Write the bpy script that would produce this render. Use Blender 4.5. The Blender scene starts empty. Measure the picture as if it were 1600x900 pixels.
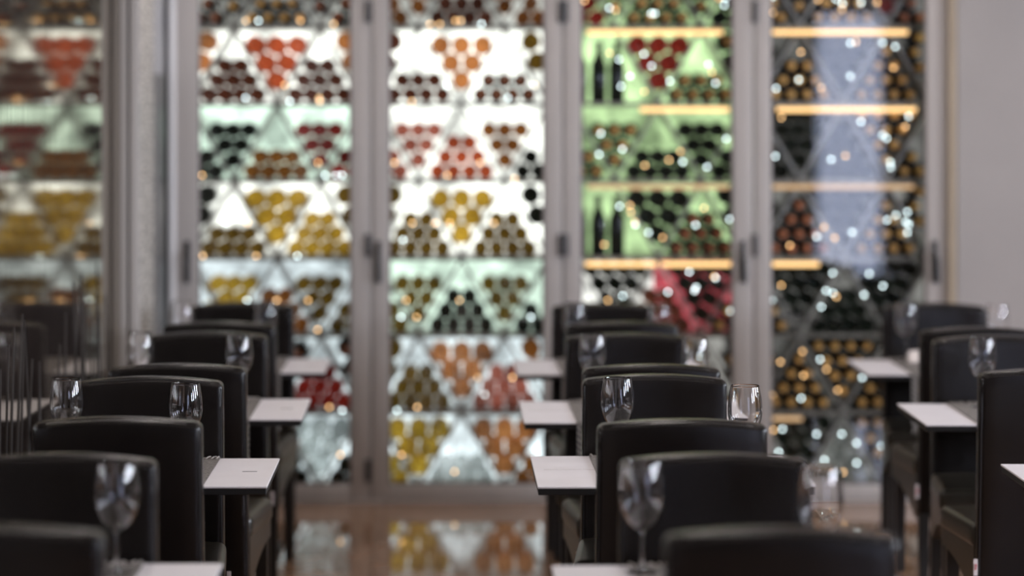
import bpy, bmesh, math, random
from mathutils import Vector, Matrix

# ------------------------------------------------------------------ camera, world, light, exposure
scene = bpy.context.scene
COL = scene.collection
F = 4000.0            # focal length in pixels of the 1600x900 frame
HC = 1.754            # camera height
VX, VY = 735.0, 200.0  # vanishing point of the room's depth direction
cam_d = bpy.data.cameras.new('camera')
cam = bpy.data.objects.new('camera', cam_d)
COL.objects.link(cam)
cam.location = (0, 0, HC)
cam.rotation_euler = (math.pi / 2, 0, 0)
cam_d.sensor_width = 36.0
cam_d.lens = 36.0 * F / 1600.0
cam_d.shift_x = (800 - VX) / 1600.0
cam_d.shift_y = -(450 - VY) / 1600.0
cam_d.dof.use_dof = True
cam_d.dof.focus_distance = 7.35
cam_d.dof.aperture_fstop = 1.2
cam_d.clip_end = 100
scene.camera = cam

scene.view_settings.view_transform = 'Standard'
scene.view_settings.look = 'None'
scene.view_settings.gamma = 1.0
scene.view_settings.use_curve_mapping = False
scene.view_settings.exposure = 0.0

world = bpy.data.worlds.new('sky')
scene.world = world
world.use_nodes = True
bg = world.node_tree.nodes['Background']
bg.inputs['Color'].default_value = (0.62, 0.72, 1.0, 1)
bg.inputs['Strength'].default_value = 1.6


def area(name, loc, rot, sx, sy, power, color, shape='RECTANGLE'):
    l = bpy.data.lights.new(name, 'AREA')
    l.shape = shape
    l.size = sx
    if shape in ('RECTANGLE', 'ELLIPSE'):
        l.size_y = sy
    l.energy = power
    l.color = color
    o = bpy.data.objects.new(name, l)
    o.location = loc
    o.rotation_euler = rot
    COL.objects.link(o)
    return o


ROOM = dict(x0=-1.43, x1=6.6, y0=-4.2, y1=11.97, h=3.0)
WIN = [(3.80, 4.56), (5.35, 6.11)]
# daylight entering through the two tall windows behind the viewer
for (a, b) in WIN:
    area('daylight', ((a + b) / 2, ROOM['y0'] - 0.12, 1.62), (math.radians(90), 0, 0), b - a, 2.9, 33, (0.78, 0.80, 1.0))

SIDEWIN = [(1.2, 2.0), (3.7, 4.5), (6.2, 7.0), (8.7, 9.5)]     # daylight windows in the wall on the right
for (a, b) in SIDEWIN:
    area('daylight', (ROOM['x1'] + 0.2, (a + b) / 2, 2.05), (0, math.radians(90), 0), 1.1, b - a, 215, (0.90, 0.93, 1.0))

# ------------------------------------------------------------------ helpers


def px(x, d):
    return (x - VX) * d / F


def mat(name, color=(0.5, 0.5, 0.5), rough=0.5, metal=0.0, spec=0.5, noise=0.0, nscale=20.0, bump=0.0, bscale=200.0,
        emit=None, estr=0.0, stretch=None, coat=0.0):
    m = bpy.data.materials.new(name)
    m.use_nodes = True
    nt = m.node_tree
    p = nt.nodes['Principled BSDF']
    p.inputs['Base Color'].default_value = (*color, 1)
    p.inputs['Roughness'].default_value = rough
    p.inputs['Metallic'].default_value = metal
    p.inputs['Specular IOR Level'].default_value = spec
    p.inputs['Coat Weight'].default_value = coat
    if emit:
        p.inputs['Emission Color'].default_value = (*emit, 1)
        p.inputs['Emission Strength'].default_value = estr
    tc = None
    if noise or bump:
        tc = nt.nodes.new('ShaderNodeTexCoord')
        mp = nt.nodes.new('ShaderNodeMapping')
        if stretch:
            mp.inputs['Scale'].default_value = stretch
        nt.links.new(tc.outputs['Object'], mp.inputs['Vector'])
    if noise:
        n = nt.nodes.new('ShaderNodeTexNoise')
        n.inputs['Scale'].default_value = nscale
        n.inputs['Detail'].default_value = 4
        nt.links.new(mp.outputs['Vector'], n.inputs['Vector'])
        mr = nt.nodes.new('ShaderNodeMapRange')
        mr.inputs['From Min'].default_value = 0.3
        mr.inputs['From Max'].default_value = 0.7
        mr.inputs['To Min'].default_value = 1 - noise
        mr.inputs['To Max'].default_value = 1 + noise
        nt.links.new(n.outputs['Fac'], mr.inputs['Value'])
        mx = nt.nodes.new('ShaderNodeMix')
        mx.data_type = 'RGBA'
        mx.blend_type = 'MULTIPLY'
        mx.inputs[0].default_value = 1.0
        mx.inputs[6].default_value = (*color, 1)
        nt.links.new(mr.outputs['Result'], mx.inputs[7])
        nt.links.new(mx.outputs[2], p.inputs['Base Color'])
    if bump:
        n2 = nt.nodes.new('ShaderNodeTexNoise')
        n2.inputs['Scale'].default_value = bscale
        n2.inputs['Detail'].default_value = 3
        nt.links.new(mp.outputs['Vector'], n2.inputs['Vector'])
        b = nt.nodes.new('ShaderNodeBump')
        b.inputs['Strength'].default_value = bump
        b.inputs['Distance'].default_value = 0.004
        nt.links.new(n2.outputs['Fac'], b.inputs['Height'])
        nt.links.new(b.outputs['Normal'], p.inputs['Normal'])
    return m


def mat_emit(name, color, strength):
    m = bpy.data.materials.new(name)
    m.use_nodes = True
    nt = m.node_tree
    nt.nodes.clear()
    o = nt.nodes.new('ShaderNodeOutputMaterial')
    e = nt.nodes.new('ShaderNodeEmission')
    e.inputs['Color'].default_value = (*color, 1)
    e.inputs['Strength'].default_value = strength
    nt.links.new(e.outputs[0], o.inputs[0])
    return m


def mat_pane(name, tint=(1, 1, 1), refl=0.05, rough=0.0):
    """thin glass sheet: mostly clear, a little mirror"""
    m = bpy.data.materials.new(name)
    m.use_nodes = True
    nt = m.node_tree
    nt.nodes.clear()
    o = nt.nodes.new('ShaderNodeOutputMaterial')
    t = nt.nodes.new('ShaderNodeBsdfTransparent')
    t.inputs[0].default_value = (*tint, 1)
    g = nt.nodes.new('ShaderNodeBsdfGlossy')
    g.inputs['Roughness'].default_value = rough
    lw = nt.nodes.new('ShaderNodeLayerWeight')
    lw.inputs['Blend'].default_value = 0.15
    mr = nt.nodes.new('ShaderNodeMapRange')
    mr.inputs['To Min'].default_value = refl
    mr.inputs['To Max'].default_value = 0.9
    pw = nt.nodes.new('ShaderNodeMath')
    pw.operation = 'POWER'
    pw.inputs[1].default_value = 4.0
    nt.links.new(lw.outputs['Facing'], pw.inputs[0])
    nt.links.new(pw.outputs[0], mr.inputs['Value'])
    mx = nt.nodes.new('ShaderNodeMixShader')
    nt.links.new(mr.outputs[0], mx.inputs[0])
    nt.links.new(t.outputs[0], mx.inputs[1])
    nt.links.new(g.outputs[0], mx.inputs[2])
    nt.links.new(mx.outputs[0], o.inputs[0])
    return m


def mat_bottle(name, color, through, tcol, rough=0.12):
    """coloured bottle glass: tinted see-through mixed with a glossy body"""
    m = bpy.data.materials.new(name)
    m.use_nodes = True
    nt = m.node_tree
    p = nt.nodes['Principled BSDF']
    o = nt.nodes['Material Output']
    p.inputs['Base Color'].default_value = (*color, 1)
    p.inputs['Roughness'].default_value = rough
    t = nt.nodes.new('ShaderNodeBsdfTransparent')
    t.inputs[0].default_value = (*tcol, 1)
    tl = nt.nodes.new('ShaderNodeBsdfTranslucent')
    tl.inputs[0].default_value = (*color, 1)
    ge = nt.nodes.new('ShaderNodeNewGeometry')
    for (c_, sock, lo, hi) in ((color, p.inputs['Base Color'], 0.55, 1.45), (color, tl.inputs[0], 0.55, 1.45), (tcol, t.inputs[0], 0.68, 1.12)):
        mr = nt.nodes.new('ShaderNodeMapRange')
        mr.inputs['To Min'].default_value = lo
        mr.inputs['To Max'].default_value = hi
        nt.links.new(ge.outputs['Random Per Island'], mr.inputs['Value'])
        mc = nt.nodes.new('ShaderNodeMix')
        mc.data_type = 'RGBA'
        mc.blend_type = 'MULTIPLY'
        mc.clamp_result = True
        mc.inputs[0].default_value = 1.0
        mc.inputs[6].default_value = (*c_, 1)
        nt.links.new(mr.outputs[0], mc.inputs[7])
        nt.links.new(mc.outputs[2], sock)
    m1 = nt.nodes.new('ShaderNodeMixShader')
    m1.inputs[0].default_value = 0.35
    nt.links.new(p.outputs[0], m1.inputs[1])
    nt.links.new(tl.outputs[0], m1.inputs[2])
    m2 = nt.nodes.new('ShaderNodeMixShader')
    m2.inputs[0].default_value = through
    nt.links.new(m1.outputs[0], m2.inputs[1])
    nt.links.new(t.outputs[0], m2.inputs[2])
    nt.links.new(m2.outputs[0], o.inputs[0])
    return m


class MB:
    """collects geometry for one mesh object"""

    def __init__(self):
        self.v = []
        self.f = []

    def add(self, vs, fs):
        b = len(self.v)
        self.v += [tuple(p) for p in vs]
        self.f += [tuple(i + b for i in q) for q in fs]
        return self

    def box(self, x0, x1, y0, y1, z0, z1):
        return self.add([(x0, y0, z0), (x1, y0, z0), (x1, y1, z0), (x0, y1, z0), (x0, y0, z1), (x1, y0, z1), (x1, y1, z1), (x0, y1, z1)],
                        [(0, 3, 2, 1), (4, 5, 6, 7), (0, 1, 5, 4), (1, 2, 6, 5), (2, 3, 7, 6), (3, 0, 4, 7)])

    def rbox(self, x0, x1, y0, y1, z0, z1, r=0.005, seg=2, cuts=None, fn=None):
        bm = bmesh.new()
        bmesh.ops.create_cube(bm, size=1.0)
        for v in bm.verts:
            v.co = Vector(((x0 + x1) / 2 + v.co.x * (x1 - x0), (y0 + y1) / 2 + v.co.y * (y1 - y0), (z0 + z1) / 2 + v.co.z * (z1 - z0)))
        bmesh.ops.bevel(bm, geom=list(bm.edges), offset=r, segments=seg, profile=0.5, affect='EDGES')
        if cuts:
            for ax, vals in cuts.items():
                no = Vector((0, 0, 0))
                no[ax] = 1
                for c in vals:
                    co = Vector((0, 0, 0))
                    co[ax] = c
                    bmesh.ops.bisect_plane(bm, geom=list(bm.verts) + list(bm.edges) + list(bm.faces), plane_co=co, plane_no=no)
        if fn:
            for v in bm.verts:
                v.co = Vector(fn(v.co.x, v.co.y, v.co.z))
        bm.verts.index_update()
        vs = [tuple(v.co) for v in bm.verts]
        fs = [tuple(v.index for v in f.verts) for f in bm.faces]
        bm.free()
        return self.add(vs, fs)

    def lathe(self, prof, seg=24, axis='z', origin=(0, 0, 0), closed=False):
        vs, fs = [], []
        rings = []
        ox, oy, oz = origin
        for (r, z) in prof:
            if r < 1e-6:
                p = (0, 0, z)
                rings.append([len(vs)])
                vs.append(p)
            else:
                ring = []
                for i in range(seg):
                    a = 2 * math.pi * i / seg
                    ring.append(len(vs))
                    vs.append((r * math.cos(a), r * math.sin(a), z))
                rings.append(ring)
        pairs = list(zip(rings[:-1], rings[1:]))
        if closed:
            pairs.append((rings[-1], rings[0]))
        for a, b in pairs:
            if len(a) == 1 and len(b) == 1:
                continue
            for i in range(seg):
                j = (i + 1) % seg
                if len(a) == 1:
                    fs.append((a[0], b[j], b[i]))
                elif len(b) == 1:
                    fs.append((a[i], a[j], b[0]))
                else:
                    fs.append((a[i], a[j], b[j], b[i]))
        out = []
        for (x, y, z) in vs:
            if axis == 'y':
                x, y, z = x, z, -y
            out.append((x + ox, y + oy, z + oz))
        return self.add(out, fs)

    def tube(self, pts, r, seg=6, closed=False):
        pts = [Vector(p) for p in pts]
        n = len(pts)
        vs, fs = [], []
        for i, p in enumerate(pts):
            if closed:
                t = pts[(i + 1) % n] - pts[i - 1]
            else:
                t = pts[min(i + 1, n - 1)] - pts[max(i - 1, 0)]
            t.normalize()
            up = Vector((0, 0, 1)) if abs(t.z) < 0.9 else Vector((0, 1, 0))
            a = t.cross(up).normalized()
            b = t.cross(a)
            rr = r[i] if isinstance(r, (list, tuple)) else r
            for k in range(seg):
                an = 2 * math.pi * k / seg
                vs.append(p + a * (rr * math.cos(an)) + b * (rr * math.sin(an)))
        rng = range(n) if closed else range(n - 1)
        for i in rng:
            j = (i + 1) % n
            for k in range(seg):
                l = (k + 1) % seg
                fs.append((i * seg + k, i * seg + l, j * seg + l, j * seg + k))
        if not closed:
            fs.append(tuple(range(seg))[::-1])
            fs.append(tuple((n - 1) * seg + k for k in range(seg)))
        return self.add(vs, fs)

    def extrude_x(self, poly, xf, fn=None):
        """poly in (y,z); xf(y)->half width; solid symmetric about x=0"""
        n = len(poly)
        vs = [(-xf(y), y, z) for (y, z) in poly] + [(xf(y), y, z) for (y, z) in poly]
        fs = [tuple(range(n)), tuple(range(2 * n - 1, n - 1, -1))]
        for i in range(n):
            j = (i + 1) % n
            fs.append((i, n + i, n + j, j))
        return self.add(vs, fs)

    def mesh(self, name, m, smooth=False, angle=40):
        me = bpy.data.meshes.new(name)
        me.from_pydata(self.v, [], self.f)
        bm = bmesh.new()
        bm.from_mesh(me)
        bmesh.ops.recalc_face_normals(bm, faces=list(bm.faces))
        bm.to_mesh(me)
        bm.free()
        if isinstance(m, (list, tuple)):
            for q in m:
                me.materials.append(q)
        else:
            me.materials.append(m)
        if smooth:
            me.shade_smooth()
            me.set_sharp_from_angle(angle=math.radians(angle))
        me.update()
        return me

    def build(self, name, m, parent=None, smooth=False, angle=40, loc=None):
        o = bpy.data.objects.new(name, self.mesh(name, m, smooth, angle))
        COL.objects.link(o)
        if parent is not None:
            o.parent = parent
        if loc:
            o.location = loc
        return o


def empty(name, loc=(0, 0, 0), rz=0.0):
    o = bpy.data.objects.new(name, None)
    o.empty_display_size = 0.1
    o.location = loc
    o.rotation_euler = (0, 0, rz)
    COL.objects.link(o)
    return o


def tag(o, label=None, cat=None, group=None, kind=None):
    if label:
        o['label'] = label
    if cat:
        o['category'] = cat
    if group:
        o['group'] = group
    if kind:
        o['kind'] = kind
    return o


def children_of(o):
    return [c for c in bpy.data.objects if c.parent == o]


def copy_tree(o, kids, loc, rz):
    """kids: list of (part, [sub-parts])"""
    c = o.copy()
    COL.objects.link(c)
    c.location = loc
    c.rotation_euler = (0, 0, rz)
    for p, subs in kids:
        q = p.copy()
        COL.objects.link(q)
        q.parent = c
        for s in subs:
            t = s.copy()
            COL.objects.link(t)
            t.parent = q
    return c


def tree_of(o):
    return [(p, children_of(p)) for p in children_of(o)]


# ------------------------------------------------------------------ materials
M = {}
M['wall'] = mat('wall_paint', (0.36, 0.333, 0.32), 0.75, noise=0.03, nscale=3, bump=0.05, bscale=120)
M['ceiling'] = mat('ceiling_paint', (0.16, 0.14, 0.125), 0.8, noise=0.02, nscale=2)  # unseen ceiling, darkened so the chair backs reflect little
M['wall_dark'] = mat('dark_wall_paint', (0.09, 0.075, 0.065), 0.7, noise=0.03, nscale=3)
M['trim'] = mat('beige_trim', (0.42, 0.34, 0.25), 0.5, noise=0.05, nscale=5)
M['alu'] = mat('grey_aluminium', (0.45, 0.415, 0.395), 0.42, metal=0.0, noise=0.04, nscale=30, stretch=(1, 1, 0.05))
M['brightalu'] = mat('pale_aluminium', (0.88, 0.87, 0.88), 0.35)
M['alu_dark'] = mat('dark_gap', (0.10, 0.09, 0.085), 0.5)
M['blackmetal'] = mat('black_metal', (0.015, 0.015, 0.016), 0.35, noise=0.1, nscale=40)
M['hinge'] = mat('hinge_metal', (0.09, 0.085, 0.085), 0.4, metal=0.5)
M['leather'] = mat('black_leather', (0.008, 0.006, 0.0054), 0.27, spec=0.33, noise=0.15, nscale=14, bump=0.10, bscale=260)
M['leather_seat_lit'] = mat('lit_seat_leather', (0.034, 0.029, 0.022), 0.28, spec=0.6, noise=0.15, nscale=12, bump=0.12, bscale=220)  # seat leather lightened: brownish lit sheen put into its colour
M['seam'] = mat('leather_piping', (0.016, 0.015, 0.016), 0.28, spec=0.6)
M['legwood'] = mat('black_wood', (0.014, 0.012, 0.011), 0.4, noise=0.2, nscale=20, stretch=(1, 1, 0.1))
M['tabletop'] = mat('white_laminate', (0.77, 0.74, 0.775), 0.42, noise=0.02, nscale=8)
M['tableblack'] = mat('black_table_edge', (0.012, 0.012, 0.013), 0.4)
M['mark'] = mat('dark_print', (0.10, 0.095, 0.10), 0.6)
M['faint'] = mat('faint_seam', (0.60, 0.57, 0.57), 0.6)
M['fringe'] = mat('runner_fringe', (0.36, 0.33, 0.31), 0.8)
M['tagwhite'] = mat('tag_cloth', (0.75, 0.68, 0.68), 0.8)
M['tagred'] = mat('tag_red', (0.55, 0.03, 0.05), 0.7)
M['tagpink'] = mat('tag_pink', (0.42, 0.16, 0.17), 0.7)
M['napkin'] = mat('napkin_cloth', (0.74, 0.66, 0.62), 0.85, noise=0.05, nscale=40)
M['shelf'] = mat('steel_shelf', (0.30, 0.28, 0.26), 0.35, metal=0.5)
M['divider'] = mat('steel_divider', (0.46, 0.44, 0.42), 0.35, metal=0.6, noise=0.05, nscale=20)
M['cabinet'] = mat('cabinet_body', (0.16, 0.15, 0.145), 0.5, noise=0.05, nscale=10)
M['gold'] = mat('gold_foil', (0.75, 0.42, 0.14), 0.38, metal=0.35, noise=0.1, nscale=60)
M['copper'] = mat('copper_foil', (0.50, 0.17, 0.08), 0.4, metal=0.3, noise=0.1, nscale=60)
M['pane'] = mat_pane('door_glass', (0.97, 0.985, 0.98), 0.045)
M['winpane'] = mat_pane('window_glass', (0.95, 0.97, 1.0), 0.04)
M['led'] = mat_emit('warm_led', (1.0, 0.60, 0.26), 2.4)
M['led_dim'] = mat_emit('warm_led_dim', (1.0, 0.62, 0.34), 0.9)
M['ledcool'] = mat_emit('cool_led', (0.80, 1.0, 0.86), 2.6)
M['lamp'] = mat_emit('lamp_disc', (0.95, 0.95, 1.0), 25.0)
M['lampring'] = mat('lamp_ring', (0.6, 0.6, 0.6), 0.4)

g = bpy.data.materials.new('crystal_glass')
g.use_nodes = True
nt = g.node_tree
nt.nodes.clear()
o_ = nt.nodes.new('ShaderNodeOutputMaterial')
gl = nt.nodes.new('ShaderNodeBsdfGlass')
gl.inputs['IOR'].default_value = 1.5
gl.inputs['Roughness'].default_value = 0.0
nt.links.new(gl.outputs[0], o_.inputs[0])
M['crystal'] = g

# polished brown floor
fm = mat('polished_floor', (0.36, 0.215, 0.135), 0.05, spec=1.0, noise=0.22, nscale=3.5)
M['floor'] = fm
M['grout'] = mat('floor_joint', (0.09, 0.065, 0.05), 0.5)

# brownish mirror, faintly streaked
mm = bpy.data.materials.new('smoked_mirror')
mm.use_nodes = True
nt = mm.node_tree
nt.nodes.clear()
o_ = nt.nodes.new('ShaderNodeOutputMaterial')
gs = nt.nodes.new('ShaderNodeBsdfAnisotropic')
gs.inputs['Color'].default_value = (0.66, 0.63, 0.57, 1)
gs.inputs['Roughness'].default_value = 0.05
df = nt.nodes.new('ShaderNodeBsdfDiffuse')
df.inputs['Color'].default_value = (0.06, 0.045, 0.04, 1)
tc = nt.nodes.new('ShaderNodeTexCoord')
mp = nt.nodes.new('ShaderNodeMapping')
mp.inputs['Scale'].default_value = (1, 26, 0.5)
nz = nt.nodes.new('ShaderNodeTexNoise')
nz.inputs['Scale'].default_value = 3.0
nz.inputs['Detail'].default_value = 3.0
rp = nt.nodes.new('ShaderNodeMapRange')
rp.inputs['From Min'].default_value = 0.35
rp.inputs['From Max'].default_value = 0.7
rp.inputs['To Min'].default_value = 0.14
rp.inputs['To Max'].default_value = 0.34
mx = nt.nodes.new('ShaderNodeMixShader')
nt.links.new(tc.outputs['Object'], mp.inputs['Vector'])
nt.links.new(mp.outputs['Vector'], nz.inputs['Vector'])
nt.links.new(nz.outputs['Fac'], rp.inputs['Value'])
nt.links.new(rp.outputs[0], mx.inputs[0])
nt.links.new(gs.outputs[0], mx.inputs[1])
nt.links.new(df.outputs[0], mx.inputs[2])
nt.links.new(mx.outputs[0], o_.inputs[0])
M['mirror'] = mm
M['etch'] = mat('etched_blade', (0.035, 0.03, 0.028), 0.5)
M['etchlight'] = mat('etched_light', (0.30, 0.27, 0.24), 0.6)
M['stone'] = mat('speckled_stone', (0.46, 0.43, 0.39), 0.6, noise=0.75, nscale=70, bump=0.5, bscale=60, stretch=(1, 0.12, 1))
M['panel_refl'] = mat('panel_painted_reflection', (0.10, 0.095, 0.095), 0.35, noise=0.1, nscale=6)  # dark reflection low on the side panel, put into the colour
M['panel_lit'] = mat('panel_painted_lit_top', (0.46, 0.45, 0.46), 0.5, noise=0.04, nscale=6)  # lit top of the side panel, put into the colour

# woven grey runner
rm = mat('woven_runner', (0.15, 0.135, 0.125), 0.85)
nt = rm.node_tree
p = nt.nodes['Principled BSDF']
tc = nt.nodes.new('ShaderNodeTexCoord')
w1 = nt.nodes.new('ShaderNodeTexWave')
w1.wave_type = 'BANDS'
w1.bands_direction = 'DIAGONAL'
w1.inputs['Scale'].default_value = 30
w1.inputs['Distortion'].default_value = 2.5
w1.inputs['Detail'].default_value = 1.0
w1.inputs['Detail Scale'].default_value = 3.0
nt.links.new(tc.outputs['Object'], w1.inputs['Vector'])
cr = nt.nodes.new('ShaderNodeValToRGB')
cr.color_ramp.elements[0].color = (0.055, 0.05, 0.05, 1)
cr.color_ramp.elements[1].color = (0.27, 0.245, 0.225, 1)
nt.links.new(w1.outputs['Color'], cr.inputs['Fac'])
nt.links.new(cr.outputs['Color'], p.inputs['Base Color'])
M['runner'] = rm

BOT = {
    'R': ('red-orange', mat_bottle('bottle_red_orange', (0.62, 0.13, 0.05), 0.50, (0.95, 0.42, 0.26))),
    'O': ('orange', mat_bottle('bottle_orange', (0.70, 0.27, 0.09), 0.50, (0.98, 0.62, 0.36))),
    'A': ('amber brown', mat_bottle('bottle_amber', (0.42, 0.17, 0.05), 0.36, (0.85, 0.50, 0.22))),
    'B': ('reddish brown', mat_bottle('bottle_red_brown', (0.20, 0.07, 0.04), 0.18, (0.72, 0.34, 0.20))),
    'C': ('crimson', mat_bottle('bottle_crimson', (0.42, 0.045, 0.04), 0.34, (0.85, 0.24, 0.18))),
    'Y': ('golden yellow', mat_bottle('bottle_gold', (0.72, 0.42, 0.05), 0.52, (0.98, 0.78, 0.26))),
    'P': ('rose pink', mat_bottle('bottle_rose', (0.66, 0.22, 0.16), 0.46, (0.98, 0.55, 0.46))),
    'G': ('olive gold', mat_bottle('bottle_olive', (0.26, 0.16, 0.035), 0.30, (0.74, 0.56, 0.18))),
    'K': ('blackish green', mat_bottle('bottle_dark', (0.020, 0.026, 0.020), 0.06, (0.35, 0.45, 0.30), 0.1)),
    'W': ('clear glass', mat_bottle('bottle_clear', (0.60, 0.62, 0.60), 0.62, (0.95, 0.97, 0.96))),
    'N': ('black gold-capped', mat_bottle('bottle_black', (0.016, 0.015, 0.014), 0.03, (0.3, 0.3, 0.25), 0.1)),
    'M': ('dark copper-capped', mat_bottle('bottle_dark_brown', (0.045, 0.018, 0.012), 0.06, (0.5, 0.3, 0.2), 0.1)),
}

# ------------------------------------------------------------------ the room
R = ROOM
Z = R['h']


def structure(name, mb, m, label, cat, **k):
    o = mb.build(name, m, **k)
    tag(o, label, cat, kind='structure')
    return o


fl = structure('floor', MB().box(-3.0, R['x1'], R['y0'], 13.2, -0.08, 0.0), M['floor'],
               'polished brown stone floor reflecting the wine wall', 'floor')
# tile joints, slightly sunk pieces of the floor
for i in range(10):
    x = -1.2 + i * 0.8
    MB().box(x - 0.0015, x + 0.0015, 6.0, 11.9, -0.002, 0.0004).build('joint', M['grout'], fl)
for i in range(7):
    y = 7.1 + i * 0.8
    MB().box(R['x0'], R['x1'], y - 0.0015, y + 0.0015, -0.002, 0.0004).build('joint', M['grout'], fl)

structure('ceiling', MB().box(-3.0, R['x1'], R['y0'], 13.2, Z, Z + 0.1), M['ceiling'], 'plain dark brown ceiling above the dining room', 'ceiling')
structure('wall_left', MB().box(R['x0'] - 0.2, R['x0'] - 0.03, R['y0'], 13.2, 0, Z), M['wall'], 'grey wall behind the smoked mirror', 'wall')
wr = MB()
ys = [R['y0']] + [q for ab in SIDEWIN for q in ab] + [13.2]
for i in range(0, len(ys), 2):
    wr.box(R['x1'], R['x1'] + 0.15, ys[i], ys[i + 1], 0, Z)
for (a, b) in SIDEWIN:
    wr.box(R['x1'], R['x1'] + 0.15, a, b, 0, 1.5)
    wr.box(R['x1'], R['x1'] + 0.15, a, b, 2.6, Z)
structure('wall_right', wr, M['wall_dark'], 'dark brown side wall with a row of daylight windows', 'wall')
for n, (a, b) in enumerate(SIDEWIN):
    w = empty('window_%d' % (n + 3), (R['x1'], (a + b) / 2, 0))
    tag(w, 'daylight window in the dark side wall, %s from the wine wall' % ['fourth', 'third', 'second', 'first'][n], 'window', kind='structure')
    h = (b - a) / 2
    for (y0, y1, z0, z1) in ((-h, -h + 0.04, 1.5, 2.6), (h - 0.04, h, 1.5, 2.6), (-h + 0.04, h - 0.04, 1.5, 1.54), (-h + 0.04, h - 0.04, 2.56, 2.6)):
        MB().box(0.05, 0.11, y0, y1, z0, z1).build('window_frame', M['alu'], w)
    MB().box(0.077, 0.083, -h + 0.04, h - 0.04, 1.54, 2.56).build('pane', M['winpane'], w)
# wall to the right of the wine cabinets, flush with the doors
WX = (1493 - VX) / (F / R['y1'])
structure('wall_back', MB().box(WX, R['x1'], 11.93, 13.2, 0, Z), M['wall'], 'plain grey-beige wall beside the last glass door', 'wall')
structure('wall_header', MB().box(R['x0'] - 0.03, WX, 11.95, 13.2, 2.66, Z), M['wall'], 'grey wall strip above the glass doors', 'wall')
structure('wall_cabinet', MB().box(R['x0'] - 0.03, WX, 13.0, 13.2, 0, 2.66), M['wall'], 'wall behind the wine cabinets', 'wall')
structure('trim_1', MB().rbox((1481 - VX) / 334.2, WX + 0.0, 11.935, 12.05, 0, 2.66, 0.003), M['trim'], 'beige reveal strip between door frame and wall', 'trim')
# wall behind the viewer with two tall window openings
wf = MB()
xs = [-1.63, WIN[0][0], WIN[0][1], WIN[1][0], WIN[1][1], R['x1'] + 0.15]
for i in (0, 2, 4):
    wf.box(xs[i], xs[i + 1], R['y0'] - 0.1, R['y0'], 0, Z)
structure('wall_front', wf, M['wall_dark'], 'plain wall with two tall windows opposite the wine doors', 'wall')
for n, (a, b) in enumerate(WIN):
    w = empty('window_%d' % (n + 1), ((a + b) / 2, R['y0'], 0))
    tag(w, 'tall narrow window with thin frame, %s from the wine wall side' % ('first' if n == 0 else 'second'), 'window', kind='structure')
    hw = (b - a) / 2
    for q in ((-hw, -hw + 0.03), (hw - 0.03, hw)):
        MB().box(q[0], q[1], -0.09, -0.03, 0, Z).build('window_frame', M['alu'], w)
    MB().box(-hw + 0.03, hw - 0.03, -0.09, -0.03, 0, 0.06).build('window_frame', M['alu'], w)
    MB().box(-hw + 0.03, hw - 0.03, -0.064, -0.058, 0.06, Z).build('pane', M['winpane'], w)

# ------------------------------------------------------------------ smoked mirror and the end of the side wall
mir = empty('smoked_mirror', (R['x0'], 5.0, 0))
tag(mir, 'smoked mirror panel with etched grass blades along the side wall', 'mirror')
for k, (a, b) in enumerate([(-1.8, 0.9), (0.903, 3.6), (3.603, 5.45)]):
    MB().box(-0.03, 0.0, a, b, 0.02, Z - 0.02).build('panel', M['mirror'], mir)
random.seed(5)
blades = []
spec = [(7.75, 1.02, 0.03), (7.85, 1.08, 0.02), (7.93, 1.13, 0.028), (8.03, 1.16, 0.03), (8.12, 1.1, 0.02), (8.22, 1.0, 0.03), (8.35, 1.14, 0.024),
        (8.50, 0.98, 0.07), (8.78, 1.0, 0.02), (9.0, 1.1, 0.02), (9.2, 1.18, 0.028), (9.34, 1.2, 0.05), (9.42, 1.22, 0.05), (9.52, 1.15, 0.03), (9.66, 1.05, 0.025),
        (9.78, 1.12, 0.03), (9.95, 1.24, 0.05), (10.12, 1.1, 0.03), (10.25, 0.95, 0.03), (7.5, 1.1, 0.03), (7.2, 1.0, 0.03), (7.0, 1.05, 0.03)]
for (yy, top, wd) in spec:
    lean = random.uniform(-0.16, 0.16)
    n = 10
    vs, fs = [], []
    for i in range(n + 1):
        t = i / n
        z = 0.05 + (top - 0.05) * t
        c = yy - 5.0 + lean * (t ** 2.2)
        hw = wd * 0.5 * (1 - t ** 3) + 0.0012
        for (dy, dx) in ((-hw, 0.0), (hw, 0.0), (hw, 0.003), (-hw, 0.003)):
            vs.append((dx, c + dy, z))
    for i in range(n):
        for k in range(4):
            l = (k + 1) % 4
            fs.append((i * 4 + k, i * 4 + l, (i + 1) * 4 + l, (i + 1) * 4 + k))
    fs.append((0, 1, 2, 3))
    fs.append((n * 4, n * 4 + 1, n * 4 + 2, n * 4 + 3))
    MB().add(vs, fs).build('etched_blade', M['etch'], mir)

post = empty('mirror_post', (R['x0'], 10.45, 0))
tag(post, 'ribbed grey aluminium post at the end of the mirror', 'post')
MB().rbox(0.0, 0.030, 0, 0.06, 0, Z - 0.01, 0.004).build('rib', M['alu'], post)
MB().rbox(0.030, 0.040, 0.02, 0.06, 0, Z - 0.01, 0.002).build('groove', M['alu_dark'], post)
MB().rbox(0.040, 0.075, -0.01, 0.06, 0, Z - 0.01, 0.006).build('rib', M['alu'], post)
MB().box(-0.03, 0.0, 0.0, 0.06, 0, Z - 0.01).build('back_plate', M['alu'], post)
sp = MB().rbox(-0.03, 0.0, 10.52, 11.58, 0, Z - 0.01, 0.002).build('stone_panel', M['stone'])
sp.location = (R['x0'], 0, 0)
tag(sp, 'rough speckled stone strip between mirror post and first door', 'panel')
gp = empty('side_panel', (R['x0'], 11.585, 0))
tag(gp, 'grey panel beside the first glass door, lit top and reflection put in as tones', 'panel')
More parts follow.
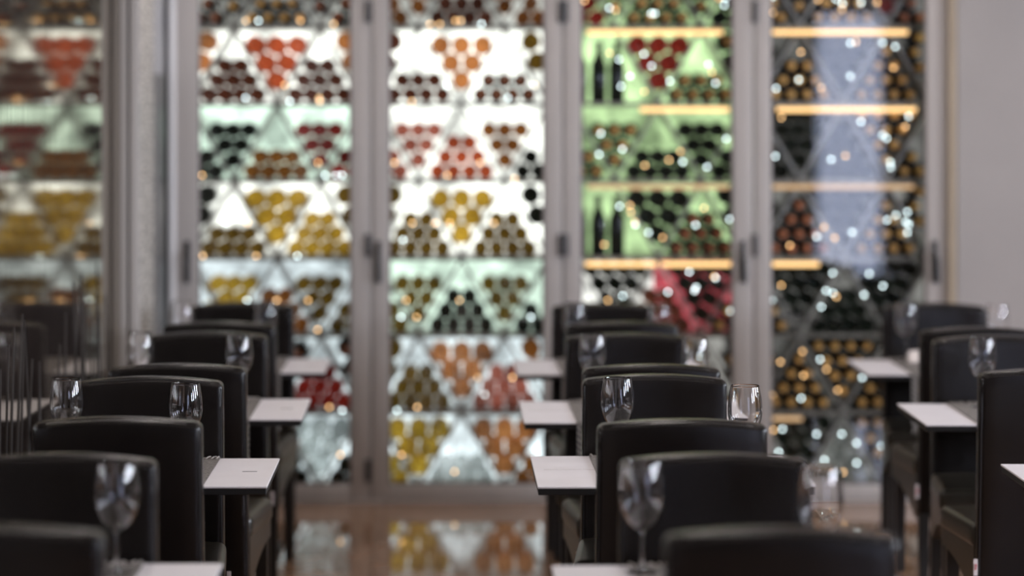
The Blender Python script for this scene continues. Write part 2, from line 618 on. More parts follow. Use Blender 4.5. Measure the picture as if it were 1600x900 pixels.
MB().rbox(-0.03, 0.0, 0, 0.36, 2.0, Z - 0.01, 0.002).build('lit_top_part', M['panel_lit'], gp)
MB().rbox(-0.03, 0.0, 0, 0.36, 0, 1.998, 0.002).build('reflection_part', M['panel_refl'], gp)

# ------------------------------------------------------------------ glass doors
DOORX = [(265, 310, 548, 579), (581, 608, 850, 878.5), (880.5, 908, 1145, 1177), (1179, 1205, 1447, 1481)]
DS = F / R['y1']
DZ = 2.62
ORD = ['first', 'second', 'third', 'fourth']


def handle(parent, x, z):
    h = MB().rbox(x - 0.013, x + 0.013, -0.012, 0.002, z - 0.10, z + 0.095, 0.004).build('handle', M['blackmetal'], parent, True)
    mb = MB()
    mb.tube([(x, -0.01, z + 0.03), (x, -0.05, z + 0.03), (x + 0.004, -0.058, z + 0.015), (x + 0.01, -0.058, z - 0.10)], [0.009, 0.009, 0.0095, 0.008], 8)
    mb.build('lever', M['blackmetal'], h, True)
    MB().lathe([(0, -0.015), (0.008, -0.015), (0.009, -0.012)], 10, 'y', (x, 0, z - 0.075)).build('keyhole', M['hinge'], h, True)


for n, (a, b, c, d) in enumerate(DOORX):
    x0, x1, x2, x3 = [(q - VX) / DS for q in (a, b, c, d)]
    dr = empty('door_%d' % (n + 1), (0, R['y1'], 0))
    tag(dr, 'grey aluminium glass door, %s from the mirror, in front of the wine shelves' % ORD[n], 'door', kind='structure')
    zb = 0.087
    MB().rbox(x0, x1, 0, 0.055, 0.015, DZ, 0.006).build('stile', M['alu'], dr, True)
    MB().rbox(x2, x3, 0, 0.055, 0.015, DZ, 0.006).build('stile', M['alu'], dr, True)
    MB().rbox(x1, x2, 0.003, 0.052, 0.015, zb, 0.005).build('rail', M['alu'], dr, True)
    MB().rbox(x1, x2, 0.003, 0.052, DZ - 0.09, DZ, 0.005).build('rail', M['alu'], dr, True)
    gpn = MB().box(x1 - 0.008, x2 + 0.008, 0.024, 0.030, zb - 0.008, DZ - 0.08).build('glass_pane', M['pane'], dr)
    # thin glazing bead round the pane
    for (u0, u1, v0, v1) in ((x1, x1 + 0.008, zb, DZ - 0.09), (x2 - 0.008, x2, zb, DZ - 0.09), (x1 + 0.008, x2 - 0.008, zb, zb + 0.008)):
        MB().box(u0, u1, 0.012, 0.024, v0, v1).build('glazing_bead', M['alu_dark'], dr)
    if n == 0:
        MB().rbox(x0 - 0.002, x0 + 0.028, -0.02, -0.0, 0.015, DZ, 0.006).build('edge_profile', M['brightalu'], dr, True)
    hz = HC - (408 - VY) / DS
    hx = {0: 293, 1: 591, 2: 1160, 3: 1460}[n]
    handle(dr, (hx - VX) / DS, hz)
    hg = {0: 575, 1: 876, 2: 884, 3: 1180}[n]
    for yy in (18, 383, 735):
        zc = HC - (yy - VY) / DS
        hxx = (hg - VX) / DS
        hb = MB().lathe([(0, -0.052), (0.010, -0.052), (0.010, 0.052), (0, 0.052)], 10, 'z', (hxx, -0.008, zc))
        hb.rbox(hxx - 0.014, hxx + 0.014, -0.004, 0.0, zc - 0.05, zc + 0.05, 0.001)
        hb.build('hinge', M['hinge'], dr, True)
    if n in (0, 1):
        # etched grass lines rising on the pane
        random.seed(30 + n)
        for k in range(16):
            xx = random.uniform(x1 + 0.1, x2 - 0.25)
            top = random.uniform(0.75, 1.02)
            ln = random.uniform(-0.05, 0.05)
            pts = [(xx + ln * (t / 6) ** 2, 0.022, 0.15 + (top - 0.15) * t / 6) for t in range(7)]
            MB().tube(pts, [0.0016] * 6 + [0.0006], 4).build('etched_blade', M['etchlight'], gpn)
sill = MB().rbox((265 - VX) / DS, (1481 - VX) / DS, R['y1'] - 0.01, R['y1'] + 0.07, 0, 0.013, 0.003).build('trim_2', M['alu'])
tag(sill, 'low aluminium threshold under the glass doors', 'trim', kind='structure')

# ------------------------------------------------------------------ wine cabinets
YS = 12.13           # front of the shelves
SS = F / YS
PITCH = 0.366
HP = 0.206           # half a lattice period
UC = [(q - VX) / SS for q in (430, 721, 1030, 1319)]
edges_u = [R['x0'] - 0.0, (580 - VX) / SS, (879 - VX) / SS, (1178 - VX) / SS, (1478 - VX) / SS]


def row_z(r):
    return 1.876 - PITCH * (r - 1)


E = {}
STANDING = {(2, 1), (2, 3)}     # open ends of the third cabinet where bottles stand upright


def glow(c, s):
    key = (c, s)
    if key not in E:
        m = mat_emit('lit_panel', c, s)
        nt = m.node_tree
        tc = nt.nodes.new('ShaderNodeTexCoord')
        nz = nt.nodes.new('ShaderNodeTexNoise')
        nz.inputs['Scale'].default_value = 9.0
        nz.inputs['Detail'].default_value = 2.0
        mr = nt.nodes.new('ShaderNodeMapRange')
        mr.inputs['From Min'].default_value = 0.32
        mr.inputs['From Max'].default_value = 0.68
        mr.inputs['To Min'].default_value = 0.45 * s
        mr.inputs['To Max'].default_value = 1.5 * s
        nt.links.new(tc.outputs['Object'], nz.inputs['Vector'])
        nt.links.new(nz.outputs['Fac'], mr.inputs['Value'])
        nt.links.new(mr.outputs[0], [q for q in nt.nodes if q.type == 'EMISSION'][0].inputs['Strength'])
        E[key] = m
    return E[key]


WHITE = (1.0, 1.0, 0.93)
COOL = (0.86, 0.96, 1.0)
MINT = (0.80, 1.0, 0.84)
GREEN = (0.68, 0.95, 0.48)
GREY = (0.80, 0.78, 0.74)
RED = (0.85, 0.13, 0.17)
# (left half, right half) light of each backlit panel
PANEL = [
    [(WHITE, .6), (WHITE, 1.8), (MINT, 1.4), (WHITE, 1.6), (COOL, .9), (COOL, 1.1), (COOL, 1.4)],
    [(WHITE, .7), (WHITE, 2.1), (WHITE, 1.9), (WHITE, 1.8), (MINT, 1.2), (COOL, 1.3), (COOL, 1.4)],
    [(GREEN, 1.0), (GREEN, 1.15), (GREEN, .85), (GREEN, .85), (GREY, .7), (GREY, .5), (GREY, .35)],
    [(GREY, .16), (GREY, .16), (GREY, .2), (GREY, .24), (GREY, .24), (GREY, .18), (GREY, .34)],
]
M['glow_dot_cool'] = mat_emit('cool_glow_dot', (0.82, 0.97, 1.0), 10)  # emission of the added bright dots, no known lamp behind them
M['glow_dot_warm'] = mat_emit('warm_glow_dot', (1.0, 0.58, 0.26), 8)
GLOW_DOT = {q: MB().lathe([(0, -0.006), (0.0042, -0.0042), (0.006, 0), (0.0042, 0.0042), (0, 0.006)], 8).mesh('added_glow_dot', M[q], True) for q in ('glow_dot_cool', 'glow_dot_warm')}
for u in range(4):
    cx = UC[u]
    cab = empty('wine_cabinet', (cx, YS, 0))
    tag(cab, 'backlit steel wine cabinet with diamond racks behind the %s glass door from the mirror' % ORD[u], 'cabinet')
    l, r_ = edges_u[u] - cx + 0.006, edges_u[u + 1] - cx - 0.006
    MB().rbox(l, l + 0.011, 0, 0.42, 0.0, 2.64, 0.002).build('side_board', M['cabinet'], cab)
    MB().rbox(r_ - 0.011, r_, 0, 0.42, 0.0, 2.64, 0.002).build('side_board', M['cabinet'], cab)
    for r in range(-1, 7):
        z = row_z(r)
        MB().rbox(l + 0.012, r_ - 0.012, 0.0, 0.36, z - 0.018, z, 0.002).build('shelf', M['shelf'], cab)
    for r in range(7):
        z = row_z(r)
        col, st = PANEL[u][r]
        if u == 2 and r == 4:
            MB().box(l + 0.022, 0.0, 0.40, 0.415, z - 0.0, z + PITCH - 0.003).build('light_panel', glow(col, 1.5), cab)
            MB().box(0.002, r_ - 0.022, 0.40, 0.415, z - 0.0, z + PITCH - 0.003).build('light_panel', glow(RED, .8), cab)
        else:
            MB().box(l + 0.022, r_ - 0.022, 0.40, 0.415, z - 0.0, z + PITCH - 0.003).build('light_panel', glow(col, st), cab)
        # crossed divider plates: the lattice turns over on every other shelf
        H = PITCH - 0.018
        th = 0.0055
        for k in range(4):
            xa = -2 * HP + k * HP
            up = (k % 2 == 1) if r % 2 == 0 else (k % 2 == 0)
            if (u, r) in STANDING and k == 0:
                continue
            xb0, xb1 = (xa, xa + HP) if up else (xa + HP, xa)   # bottom x, top x
            zb_, zt = z + 0.001, z + H - 0.001
            dxn = 0.0055
            vs = []
            for y in (0.012, 0.30):
                vs += [(xb0 - dxn, y, zb_), (xb0 + dxn, y, zb_), (xb1 + dxn, y, zt), (xb1 - dxn, y, zt)]
            MB().add(vs, [(0, 1, 2, 3), (7, 6, 5, 4), (0, 4, 5, 1), (1, 5, 6, 2), (2, 6, 7, 3), (3, 7, 4, 0)]).build('divider', M['divider'], cab)
    # glowing dots added at the rack fronts to make the blurred bright spots
    rb = random.Random(60 + u)
    for r in range(7):
        for j in range(11 if u >= 2 else 5):
            bx = rb.uniform(-0.36, 0.36)
            bz = row_z(r) + (rb.uniform(0.05, 0.30) if u >= 2 else rb.choice((0.004, 0.02, 0.08, 0.16)))
            kind = rb.choice(('glow_dot_cool', 'glow_dot_cool', 'glow_dot_warm')) if u >= 2 else rb.choice(('glow_dot_warm', 'glow_dot_warm', 'glow_dot_cool'))
            bo = bpy.data.objects.new('added_glow_dot', GLOW_DOT[kind])
            bo.location = (bx, -0.004, bz)
            bo.parent = cab
            COL.objects.link(bo)
    # light strips on the shelf fronts
    if u >= 2:
        for r, segs, mt in ((0, ((-0.34, 0.30),), 'led'), (1, ((-0.09, 0.33),) if u == 2 else ((-0.32, 0.34),), 'led'),
                            (2, ((-0.34, 0.33),), 'led_dim'), (3, ((-0.35, -0.012), (0.012, 0.35)) if u == 2 else ((-0.34, -0.12),), 'led'),
                            (5, ((-0.34, -0.2),), 'led_dim')):
            z = row_z(r) - 0.032
            for (s0, s1) in segs:
                MB().rbox(s0, s1, -0.014, -0.001, z - 0.013, z + 0.007, 0.003).build('light_strip', M[mt], cab)
    if u == 3:
        random.seed(8)
        zz = 2.55
        while zz > 1.1:
            ln = random.choice((0.05, 0.09, 0.14, 0.07))
            MB().rbox(0.388, 0.405, -0.02, -0.002, zz - ln, zz, 0.003).build('light_strip', M['ledcool'], cab)
            zz -= ln + random.choice((0.06, 0.13, 0.2))

# bottles ----------------------------------------------------------------
RB = 0.0374
prof_base = [(0, 0.030), (0.010, 0.026), (0.020, 0.012), (0.026, 0.002), (0.030, 0.0), (RB - 0.002, 0.002), (RB, 0.008), (RB, 0.175), (RB * 0.93, 0.19),
             (RB * 0.68, 0.213), (0.0165, 0.235), (0.0140, 0.25), (0.0135, 0.288), (0.0155, 0.289), (0.0155, 0.298), (0, 0.298)]
prof_neck = [(r, 0.298 - z) for (r, z) in reversed(prof_base)]
foil = [(0, -0.002), (0.0175, -0.002), (0.0192, 0.0), (0.0194, 0.012), (0.0180, 0.0135), (0.0180, 0.050), (0.0192, 0.064), (0.0178, 0.064)]


CODES = [
    ['MNNMM', 'OBRBO', 'KKACC', 'KGYYG', 'YYAGG', 'MMMCM', 'KWKWK'],
    ['AABAA', 'BBOMG', 'PPRAK', 'GGYGK', 'GGKGK', 'GGOPA', 'YYWOA'],
    ['CNNNK', 'CKCNN', 'NNKKK', 'KMKMK', 'KKBKN', 'NNNNN', 'KNKNK'],
    ['NNNCM', 'KNKNN', 'KKKNN', 'KMKNN', 'NKKKK', 'NNNNN', 'KKWNK'],
]


def is_vee(r, k):
    return (k % 2 == 0) if r % 2 == 1 else (k % 2 == 1)


def slim(u, r):
    """slimmer, closer packed bottles: the last cabinet and the low shelves of the third"""
    return u == 3 or (u == 2 and r >= 4)


def cell_positions(u, r, k):
    """bottle centres (x, z above shelf) of cell k (0..4) of a row"""
    out = []
    xc = -2 * HP + k * HP
    vee = is_vee(r, k)
    rnd = random.Random(u * 100 + r * 10 + k)
    sgn = 1 if k == 0 else -1
    if slim(u, r):
        sp = 0.0765
        rows = [(1, 0.092), (2, 0.163), (3, 0.234), (4, 0.305)]if vee else [(4, 0.0375), (3, 0.1055), (2, 0.1735), (1, 0.2415)][:rnd.choice((3, 3, 4))]
        if k in (0, 4):
            if vee:
                return [(xc + sgn * 0.045, 0.165), (xc + sgn * 0.066, 0.237), (xc + sgn * 0.045, 0.308)]
            return [(xc + sgn * 0.0435, 0.0375), (xc + sgn * 0.120, 0.0375), (xc + sgn * 0.0815, 0.1055)]
    else:
        big = vee and (r % 2 == 1 or r == 6)
        sp = 0.100 if big else 0.0765
        rows = [(1, 0.105), (2, 0.188), (3, 0.272)] if big else [(1, 0.092), (2, 0.163), (3, 0.234)] if vee else [(4, 0.0375), (3, 0.1055), (2, 0.1735)][:rnd.choice((2, 3, 3))]
        if k in (0, 4):
            if vee:
                return [(xc + sgn * 0.053, 0.195), (xc + sgn * 0.082, 0.290)]
            return [(xc + sgn * 0.0435, 0.0375), (xc + sgn * 0.120, 0.0375), (xc + sgn * 0.0815, 0.1055)]
    for (n, z) in rows:
        for i in range(n):
            out.append((xc + (i - (n - 1) / 2) * sp, z))
    return out


bm_cache = {}


def bottle_mesh(code, wide):
    if (code, wide) not in bm_cache:
        pr = prof_neck if code in 'NM' else prof_base
        if wide:
            pr = [(r * 1.25, z) for (r, z) in pr]
        bm_cache[(code, wide)] = MB().lathe(pr, 18, 'y').mesh('wine_bottle', BOT[code][1], True, 50)
    return bm_cache[(code, wide)]


foil_mesh = {'N': MB().lathe(foil, 14, 'y').mesh('foil_cap', M['gold'], True, 40), 'M': MB().lathe(foil, 14, 'y').mesh('foil_cap', M['copper'], True, 40)}
up_mesh = MB().lathe([(r * 0.98, z * 0.97) for (r, z) in prof_base], 18).mesh('wine_bottle', BOT['K'][1], True, 50)
up_foil = MB().lathe([(0.0142, 0.235), (0.0150, 0.24), (0.0146, 0.272), (0.0165, 0.277), (0.0165, 0.289), (0.0150, 0.2905), (0, 0.2905)], 14).mesh('foil_cap', M['blackmetal'], True, 40)
ROWN = {6: 'bottom', 5: 'second', 4: 'third', 3: 'fourth', 2: 'fifth', 1: 'sixth', 0: 'seventh'}
stock = {}
random.seed(11)
for u in range(4):
    for r in range(7):
        for k in range(5):
            code = CODES[u][r][k]
            if (u, r) in STANDING and k in (0, 1):
                continue
            wide = is_vee(r, k) and (r % 2 == 1 or r == 6) and not slim(u, r)
            for (bx, bz) in cell_positions(u, r, k):
                jy = random.uniform(0.0, 0.018)
                x, y, z = UC[u] + bx, YS + 0.02 + jy, row_z(r) + bz + 0.0005
                if r in (1, 2, 3) and k in (1, 2, 3):
                    o = bpy.data.objects.new('wine_bottle', bottle_mesh(code, wide))
                    o.location = (x, y, z)
                    o.rotation_euler = (0, random.uniform(0, 6.28), 0)
                    COL.objects.link(o)
                    tag(o, '%s bottle in %s%s, %s shelf up, %s door from mirror' % (BOT[code][0], 'V-shaped rack' if is_vee(r, k) else 'bottom pile',
                                                                          {1: ' nearer mirror', 2: '', 3: ' farther from mirror'}[k], ROWN[r], ORD[u]),
                        'bottle', 'wine bottles lying in the diamond racks')
                    if code in 'NM':
                        c = bpy.data.objects.new('foil_cap', foil_mesh[code])
                        c.parent = o
                        COL.objects.link(c)
                else:
                    stock.setdefault((code, wide), []).append((x, y, z))
for (u, r) in sorted(STANDING):
    for bx in (-0.375, -0.285, -0.198):
        o = bpy.data.objects.new('wine_bottle', up_mesh)
        o.location = (UC[u] + bx, YS + 0.06, row_z(r) + 0.0005)
        COL.objects.link(o)
        tag(o, 'dark bottle standing upright on the %s shelf up behind the third glass door' % ROWN[r], 'bottle', 'wine bottles standing upright')
        c = bpy.data.objects.new('foil_cap', up_foil)
        c.parent = o
        COL.objects.link(c)
# the other shelves: one object
sv, sf, smi, smats = [], [], [], []


def add_stock(me, pts, m):
    mi = len(smats)
    smats.append(m)
    vs = [v.co.copy() for v in me.vertices]
    fs = [tuple(p.vertices) for p in me.polygons]
    for (x, y, z) in pts:
        b = len(sv)
        sv.extend([(v.x + x, v.y + y, v.z + z) for v in vs])
        sf.extend([tuple(i + b for i in f) for f in fs])
        smi.extend([mi] * len(fs))


for (code, wide), pts in stock.items():
    add_stock(bottle_mesh(code, wide), pts, BOT[code][1])
    if code in 'NM':
        add_stock(foil_mesh[code], pts, M['gold' if code == 'N' else 'copper'])
me = bpy.data.meshes.new('bottle_stock')
me.from_pydata(sv, [], sf)
for m_ in smats:
    me.materials.append(m_)
me.polygons.foreach_set('material_index', smi)
me.shade_smooth()
me.set_sharp_from_angle(angle=math.radians(50))
bs = bpy.data.objects.new('bottle_stock', me)
COL.objects.link(bs)
tag(bs, 'mixed wine bottles filling the lowest shelves, the topmost shelf and the rack ends', 'bottles', kind='stuff')

# ------------------------------------------------------------------ chair prototype (back at y=0, seat towards +y)
CW = 0.44


def make_chair():
    root = empty('dining_chair')

    def bend(x, y, z):
        t = max(0.0, (z - 0.30) / 0.70)
        w = 1.0 + 0.03 * (1 - t)
        yy = y + 0.028 * (1 - t) ** 1.5 - 0.010 * (1 - (2 * x / CW) ** 2) * t
        zz = z - (0.016 * (2 * x / CW) ** 2 if z > 0.9 else 0.016 * (2 * x / CW) ** 2 * max(0, (z - 0.6) / 0.3))
        return (x * w, yy, zz)
    cx = [CW * (i / 8 - 0.5) for i in range(1, 8)]
    cz = [0.35 + 0.05 * i for i in range(13)]
    MB().rbox(-CW / 2, CW / 2, 0, 0.078, 0.27, 1.0, 0.017, 4, {0: cx, 2: cz}, bend).build('backrest', M['leather'], root, True, 60)
    # piping round both faces of the back
    for yy in (0.006, 0.072):
        pts = []
        e = CW / 2 - 0.006
        for i in range(14):
            pts.append((-e, yy, 0.30 + 0.68 * i / 13))
        for i in range(1, 12):
            pts.append((-e + 2 * e * i / 12, yy, 0.993))
        for i in range(14):
            pts.append((e, yy, 0.98 - 0.68 * i / 13))
        pts = [bend(*p) for p in pts]
        MB().tube(pts, 0.0032, 6).build('piping', M['seam'], root, True)

    def hwid(y):
        return 0.232 + 0.036 * min(1, max(0, (y - 0.06) / 0.42))

    def seatfn(x, y, z):
        s = hwid(y) / 0.25
        dome = 0.012 * (1 - (x / 0.25) ** 2) * (1 - ((y - 0.27) / 0.23) ** 2) if z > 0.46 else 0
        return (x * s, y, z + dome)
    MB().rbox(-0.25, 0.25, 0.07, 0.50, 0.425, 0.505, 0.024, 4, {0: [-.2, -.12, -.04, .04, .12, .2], 1: [.12, .2, .28, .36, .44]}, seatfn).build('seat', M['leather_seat_lit'], root, True, 60)
    ap = [(0.08, 0.44), (0.485, 0.44), (0.485, 0.375)]
    for i in range(1, 9):
        t = i / 8
        ap.append((0.485 - 0.385 * t, 0.375 + 0.0 * t - 0.105 * t ** 2.0))
    ap.append((0.08, 0.27))
    MB().extrude_x(ap, lambda y: hwid(y) - 0.006).build('apron', M['leather_seat_lit'], root)
    for sx in (-1, 1):
        for (yt, yb, zt, xi) in ((0.045, 0.020, 0.29, 0.205), (0.452, 0.458, 0.40, 0.232)):
            a, b = 0.021, 0.016
            xt, xb = sx * xi, sx * (xi + 0.004)
            vs = [(xt - a, yt - a, zt), (xt + a, yt - a, zt), (xt + a, yt + a, zt), (xt - a, yt + a, zt),
                  (xb - b, yb - b, 0), (xb + b, yb - b, 0), (xb + b, yb + b, 0), (xb - b, yb + b, 0)]
            MB().add(vs, [(0, 1, 2, 3), (7, 6, 5, 4), (0, 4, 5, 1), (1, 5, 6, 2), (2, 6, 7, 3), (3, 7, 4, 0)]).build('leg', M['legwood'], root)
    tg = MB().rbox(-0.241, -0.228, 0.012, 0.015, 0.352, 0.404, 0.001).build('tag', M['tagwhite'], root)
    tg['label'] = 'small white cloth tag with a red mark'
    MB().tube([(-0.2375, 0.0095, 0.384), (-0.233, 0.0095, 0.388), (-0.231, 0.0095, 0.383), (-0.235, 0.0095, 0.379), (-0.233, 0.0095, 0.374), (-0.238, 0.0095, 0.372)], 0.0016, 5).build('emblem', M['tagred'], tg)
    return root


ROWS = {'L': 'mirror-side row', 'M': 'middle row', 'R': 'grey-wall row'}
NTH = {3: 'first', 2: 'second', 1: 'third', 0: 'fourth'}
CHAIRS = [  # row, table index (3 = by the wine wall), facing ('n' faces wall, 'f' faces viewer), x, depth of the visible back face at the top
    ('L', 0, 'n', -0.914, 4.83), ('L', 0, 'f', -0.946, 5.89), ('L', 1, 'n', -0.922, 6.66), ('L', 1, 'f', -0.970, 7.73),
    ('L', 2, 'n', -0.9375, 8.17), ('L', 2, 'f', -0.970, 9.44), ('L', 3, 'n', -0.9776, 9.95), ('L', 3, 'f', -0.985, 11.05),
    ('M', 0, 'n', 0.586, 4.80), ('M', 0, 'f', 0.565, 5.89), ('M', 1, 'n', 0.549, 6.61), ('M', 1, 'f', 0.563, 7.80),
    ('M', 2, 'n', 0.578, 8.15), ('M', 2, 'f', 0.569, 9.37), ('M', 3, 'n', 0.590, 9.95), ('M', 3, 'f', 0.571, 11.0),
    ('R', 1, 'n', 1.816, 8.00 - 1.65), ('R', 2, 'n', 1.816, 8.00), ('R', 2, 'f', 1.898, 9.26), ('R', 3, 'n', 1.924, 9.67), ('R', 3, 'f', 1.997, 10.99),
]
CHAIRS = [c for c in CHAIRS if not (c[0] == 'R' and c[1] == 1)]
ROT = {'L': -0.2, 'M': 0.0, 'R': -1.2}
proto = make_chair()
ptree = tree_of(proto)
random.seed(3)
first = True
for (row, ti, fc, x, d) in CHAIRS:
    rz = math.radians(ROT[row] + random.uniform(-0.5, 0.5))
    if fc == 'n':
        loc = (x, d, 0)
    else:
        loc = (x, d + 0.078, 0)
        rz += math.pi
    o = copy_tree(proto, ptree, loc, rz)
    o.name = 'dining_chair'
    tag(o, 'black leather chair %s at %s table from it, %s' % ('facing the wine wall' if fc == 'n' else 'with back to wine wall', NTH[ti], ROWS[row]),
        'chair', 'black leather dining chairs')
    if (row, ti, fc) == ('L', 1, 'f'):
        q = MB().box(-0.185, -0.155, 0.079, 0.081, 0.512, 0.545).build('care_label', M['tagpink'], o)
        q['label'] = 'small pink cloth label'
for p_, subs in ptree:
    for s in subs:
        bpy.data.objects.remove(s)
    bpy.data.objects.remove(p_)
bpy.data.objects.remove(proto)

# ------------------------------------------------------------------ tables, runners, glasses
TH = 0.765
TABLES = {  # centre x, front depth, rear depth
    ('L', 0): (-0.938, 5.17, 5.81), ('L', 1): (-0.946, 7.06, 7.66), ('L', 2): (-0.958, 8.69, 9.34), ('L', 3): (-0.975, 10.36, 10.98),
    ('M', 0): (0.566, 5.15, 5.79), ('M', 1): (0.563, 7.06, 7.72), ('M', 2): (0.558, 8.60, 9.265), ('M', 3): (0.566, 10.28, 10.93),
    ('R', 1): (1.935, 6.90, 7.53), ('R', 2): (1.905, 8.53, 9.18), ('R', 3): (1.98, 10.28, 10.93),
}
TW = 0.76


def make_table(row, ti):
    cx, d0, d1 = TABLES[(row, ti)]
    D = d1 - d0
    rz = math.radians({'L': 0.9, 'M': 0.4, 'R': -1.0}[row])
    t = empty('dining_table', (cx, (d0 + d1) / 2, 0), rz)
    tag(t, 'white-topped black pedestal table, %s from the wine wall in the %s' % (NTH[ti], ROWS[row]), 'table', 'white-topped dining tables')
    hx, hy = TW / 2, D / 2
    top = MB().rbox(-hx, hx, -hy, hy, TH - 0.006, TH, 0.0015, 1).build('tabletop', M['tabletop'], t)
    MB().rbox(-hx + 0.002, hx - 0.002, -hy + 0.002, hy - 0.002, TH - 0.024, TH - 0.006, 0.002, 1).build('edge_board', M['tableblack'], t)
    nr = [c[4] + 0.50 for c in CHAIRS if c[0] == row and c[1] == ti and c[2] == 'n']
    fr_ = [c[4] - 0.422 for c in CHAIRS if c[0] == row and c[1] == ti and c[2] == 'f']
    py = ((nr[0] + fr_[0]) / 2 - (d0 + d1) / 2) if nr and fr_ else 0.0     # the column stands between the two seats
    py = max(py, -hy + 0.125)
    bw = 0.12 if row == 'R' else 0.19
    MB().rbox(-0.04, 0.04, py - 0.033, py + 0.033, 0.02, TH - 0.024, 0.004).build('pedestal', M['tableblack'], t)
    MB().rbox(-bw, bw, py - 0.2, py + 0.2, 0.0, 0.02, 0.004).build('base_plate', M['tableblack'], t)
    MB().rbox(-0.15, 0.15, py - 0.10, py + 0.10, TH - 0.032, TH - 0.0245, 0.002).build('bracket', M['tableblack'], t)
    if row == 'L':
        MB().box(hx - 0.09, hx - 0.048, 0.0, 0.008, TH, TH + 0.0006).build('print_mark', M['mark'], top)
    if (row, ti) in (('M', 1), ('M', 2)):
        MB().box(-hx + 0.03, -0.19, 0.02, 0.024, TH, TH + 0.0005).build('hairline', M['faint'], top)
    # woven runner across the table, hanging over the side away from the wine wall
    ru = empty('table_runner', (cx, (d0 + d1) / 2, TH + 0.0008), rz)
    tag(ru, 'grey woven table runner with fringe on %s table from wine wall, %s' % (NTH[ti], ROWS[row]), 'table runner', 'grey woven table runners')
    w = 0.203
    n = 10
    top_z = 0.003
    vs, fs = [], []
    path = [(hy - 0.004, 0.0), (0.0, 0.0), (-hy + 0.004, 0.0), (-hy - 0.002, -0.001), (-hy - 0.005, -0.006), (-hy - 0.006, -0.03), (-hy - 0.008, -0.10), (-hy - 0.012, -0.195)]
    for i, (y, z) in enumerate(path):
        nx = (0, 1) if i < 3 else ((-0.6, 0.8) if i == 3 else ((-0.9, 0.3) if i == 4 else (-1, 0)))
        for xx in (-w, w):
            vs.append((xx, y, z))
            vs.append((xx, y + nx[0] * 0.003, z + nx[1] * 0.003))
    for i in range(len(path) - 1):
        a, b = i * 4, i * 4 + 4
        fs += [(a + 1, a + 3, b + 3, b + 1), (a, b, b + 2, a + 2), (a, a + 1, b + 1, b), (a + 2, b + 2, b + 3, a + 3)]
    fs += [(0, 2, 3, 1), (len(vs) - 4, len(vs) - 3, len(vs) - 1, len(vs) - 2)]
    MB().add(vs, fs).build('cloth', M['runner'], ru)
    random.seed(ti * 7 + ord(row))
    fr = MB()
    for i in range(34):
        xx = -w + 2 * w * (i + 0.5) / 34
        fr.tube([(xx, -hy - 0.012, -0.193), (xx + random.uniform(-.004, .004), -hy - 0.014, -0.215), (xx + random.uniform(-.008, .008), -hy - 0.016, -0.236)], 0.0028, 5)
    f1 = fr.build('fringe', M['fringe'], ru)
    f1['kind'] = 'stuff'
    fr = MB()
    for i in range(26):
        xx = -w + 2 * w * (i + 0.5) / 26
        j = random.uniform(-.006, .006)
        fr.tube([(xx, hy - 0.055, 0.005), (xx + j, hy - 0.03, 0.007), (xx + j * 2, hy - 0.006, 0.005)], 0.0026, 5)
    f2 = fr.build('fringe', M['fringe'], ru)
    f2['kind'] = 'stuff'


for key in TABLES:
    make_table(*key)

# wine glasses


def spline(pts, n=4):
    out = []
    P = [pts[0]] + pts + [pts[-1]]
    for i in range(1, len(P) - 2):
        p0, p1, p2, p3 = P[i - 1], P[i], P[i + 1], P[i + 2]
        for k in range(n):
            t = k / n
            out.append(tuple(0.5 * (2 * p1[j] + (p2[j] - p0[j]) * t + (2 * p0[j] - 5 * p1[j] + 4 * p2[j] - p3[j]) * t * t + (3 * p1[j] - p0[j] - 3 * p2[j] + p3[j]) * t ** 3) for j in (0, 1)))
    out.append(pts[-1])
    return out


outer = spline([(0.0055, 0.0935), (0.018, 0.099), (0.034, 0.115), (0.0455, 0.142), (0.0495, 0.168), (0.0485, 0.195), (0.0452, 0.222), (0.0410, 0.245)])
inner = spline([(0.0400, 0.245), (0.0441, 0.222), (0.0473, 0.195), (0.0483, 0.168), (0.0443, 0.143), (0.0328, 0.117), (0.017, 0.103), (0.0, 0.1)])
bowl_me = MB().lathe([(0, 0.0932)] + outer + [(0.0406, 0.2456)] + inner, 40).mesh('bowl', M['crystal'], True, 80)
stem_me = MB().lathe([(0, 0.0062)] + spline([(0.007, 0.0062), (0.0048, 0.016), (0.0036, 0.035), (0.0034, 0.07), (0.0042, 0.086), (0.0055, 0.0930)]) + [(0, 0.0930)], 20).mesh('stem', M['crystal'], True, 60)
foot_me = MB().lathe([(0, 0.0), (0.036, 0.0), (0.0372, 0.0008), (0.036, 0.0018), (0.024, 0.0028), (0.012, 0.0045), (0.007, 0.006), (0, 0.006)], 36).mesh('foot', M['crystal'], True, 50)
GLASSES = [  # row, table, pixel x, depth, side
    ('L', 0, 182, 5.66, 'away from'), ('L', 1, 104, 7.55, 'near'), ('L', 1, 289.5, 7.42, 'away from'), ('L', 2, 219.5, 9.27, 'near'), ('L', 2, 373, 9.16, 'away from'),
    ('L', 3, 284, 10.9, 'near'), ('L', 3, 415, 10.9, 'away from'),
    ('M', 0, 1003, 5.67, 'near'), ('M', 0, 1282, 5.57, 'away from'), ('M', 1, 965, 7.58, 'near'), ('M', 1, 1164, 7.36, 'away from'),
    ('M', 2, 926, 9.18, 'near'), ('M', 2, 1086, 9.02, 'away from'), ('M', 3, 897, 10.8, 'near'), ('M', 3, 1029, 10.75, 'away from'),
    ('R', 2, 1535, 9.03, 'near'), ('R', 3, 1416, 10.84, 'near'), ('R', 3, 1558, 10.72, 'away from'),
]
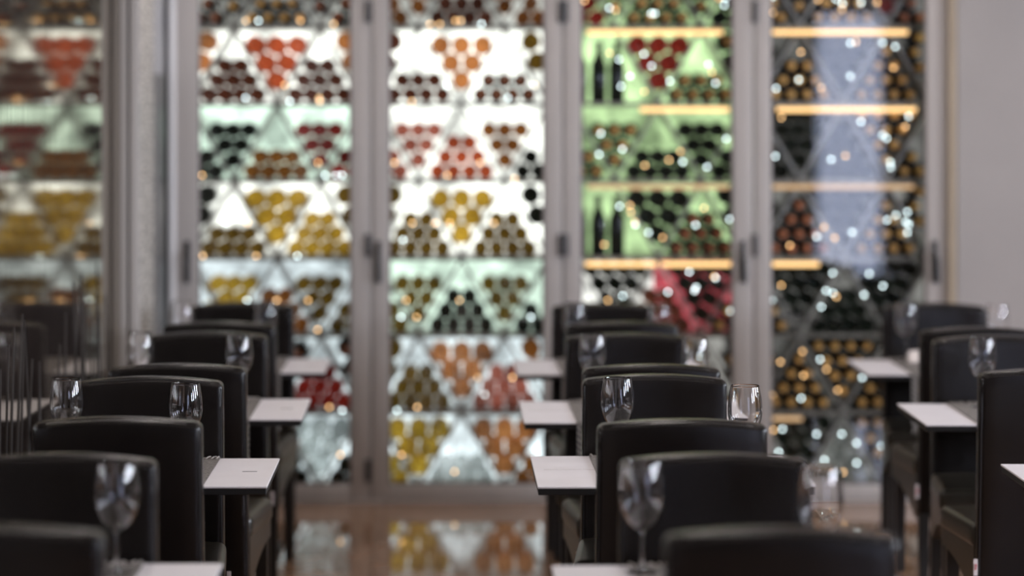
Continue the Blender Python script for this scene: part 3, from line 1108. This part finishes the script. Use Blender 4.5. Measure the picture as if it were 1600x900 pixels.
for (row, ti, gx, d, side) in GLASSES:
    w = empty('wine_glass', (px(gx, d), d, TH + 0.0042))
    tag(w, 'empty stemmed wine glass %s the mirror on %s table from wine wall, %s' % ({'near': 'nearer', 'away from': 'farther from'}[side], NTH[ti], ROWS[row]),
        'wine glass', 'empty stemmed wine glasses')
    for nm, me_ in (('bowl', bowl_me), ('stem', stem_me), ('foot', foot_me)):
        q = bpy.data.objects.new(nm, me_)
        q.parent = w
        COL.objects.link(q)

# folded napkins on the runner of the table by the grey wall
nk = empty('folded_napkin', (px(1430, 10.80), 10.78, TH + 0.005))
tag(nk, 'pale folded napkin standing beside a wine glass near the grey wall', 'napkin')
MB().add([(-0.035, -0.03, 0), (0.035, -0.03, 0), (0.035, 0.03, 0), (-0.035, 0.03, 0), (-0.03, -0.006, 0.045), (0.03, -0.006, 0.05), (0.03, 0.006, 0.05), (-0.03, 0.006, 0.045)],
         [(0, 1, 5, 4), (1, 2, 6, 5), (2, 3, 7, 6), (3, 0, 4, 7), (4, 5, 6, 7), (0, 3, 2, 1)]).build('fold', M['napkin'], nk)
MB().add([(-0.03, -0.045, 0.001), (0.04, -0.045, 0.001), (0.03, -0.031, 0.03), (-0.03, -0.031, 0.025), (-0.03, -0.041, 0.001), (0.04, -0.041, 0.001), (0.03, -0.028, 0.03), (-0.03, -0.028, 0.025)],
         [(0, 1, 2, 3), (7, 6, 5, 4), (0, 4, 5, 1), (1, 5, 6, 2), (2, 6, 7, 3), (3, 7, 4, 0)]).build('flap', M['napkin'], nk)

# ------------------------------------------------------------------ ceiling downlights (each brings its own light)
LX = {-0.95: 'over the mirror-side row', 0.57: 'over the middle row', 1.95: 'over the grey-wall row', 3.6: 'beyond the grey-wall row', 5.2: 'along the dark side wall'}
LY = {-1.0: 'sixth', 2.2: 'fifth', 5.2: 'fourth', 7.3: 'third', 9.2: 'second', 11.1: 'first'}
for x in (-0.95, 0.57, 1.95, 3.6, 5.2):
    for y in (-1.0, 2.2, 5.2, 7.3, 9.2, 11.1):
        l = empty('ceiling_downlight', (x, y, Z))
        tag(l, 'round ceiling downlight %s, %s from the wine wall' % (LX[x], LY[y]), 'downlight', 'ceiling downlights')
        MB().lathe([(0.055, -0.012), (0.075, -0.012), (0.08, -0.006), (0.08, 0.0), (0.055, 0.0)], 24, closed=True).build('ring', M['lampring'], l, True)
        MB().lathe([(0, -0.004), (0.054, -0.004), (0.054, -0.001), (0, -0.001)], 24).build('disc', M['lamp'], l)
        area('downlight_beam', (x, y, Z - 0.02), (0, 0, 0), 0.11, 0.11, 5.6, (1.0, 0.90, 0.84), 'DISK').data.spread = math.radians(160)
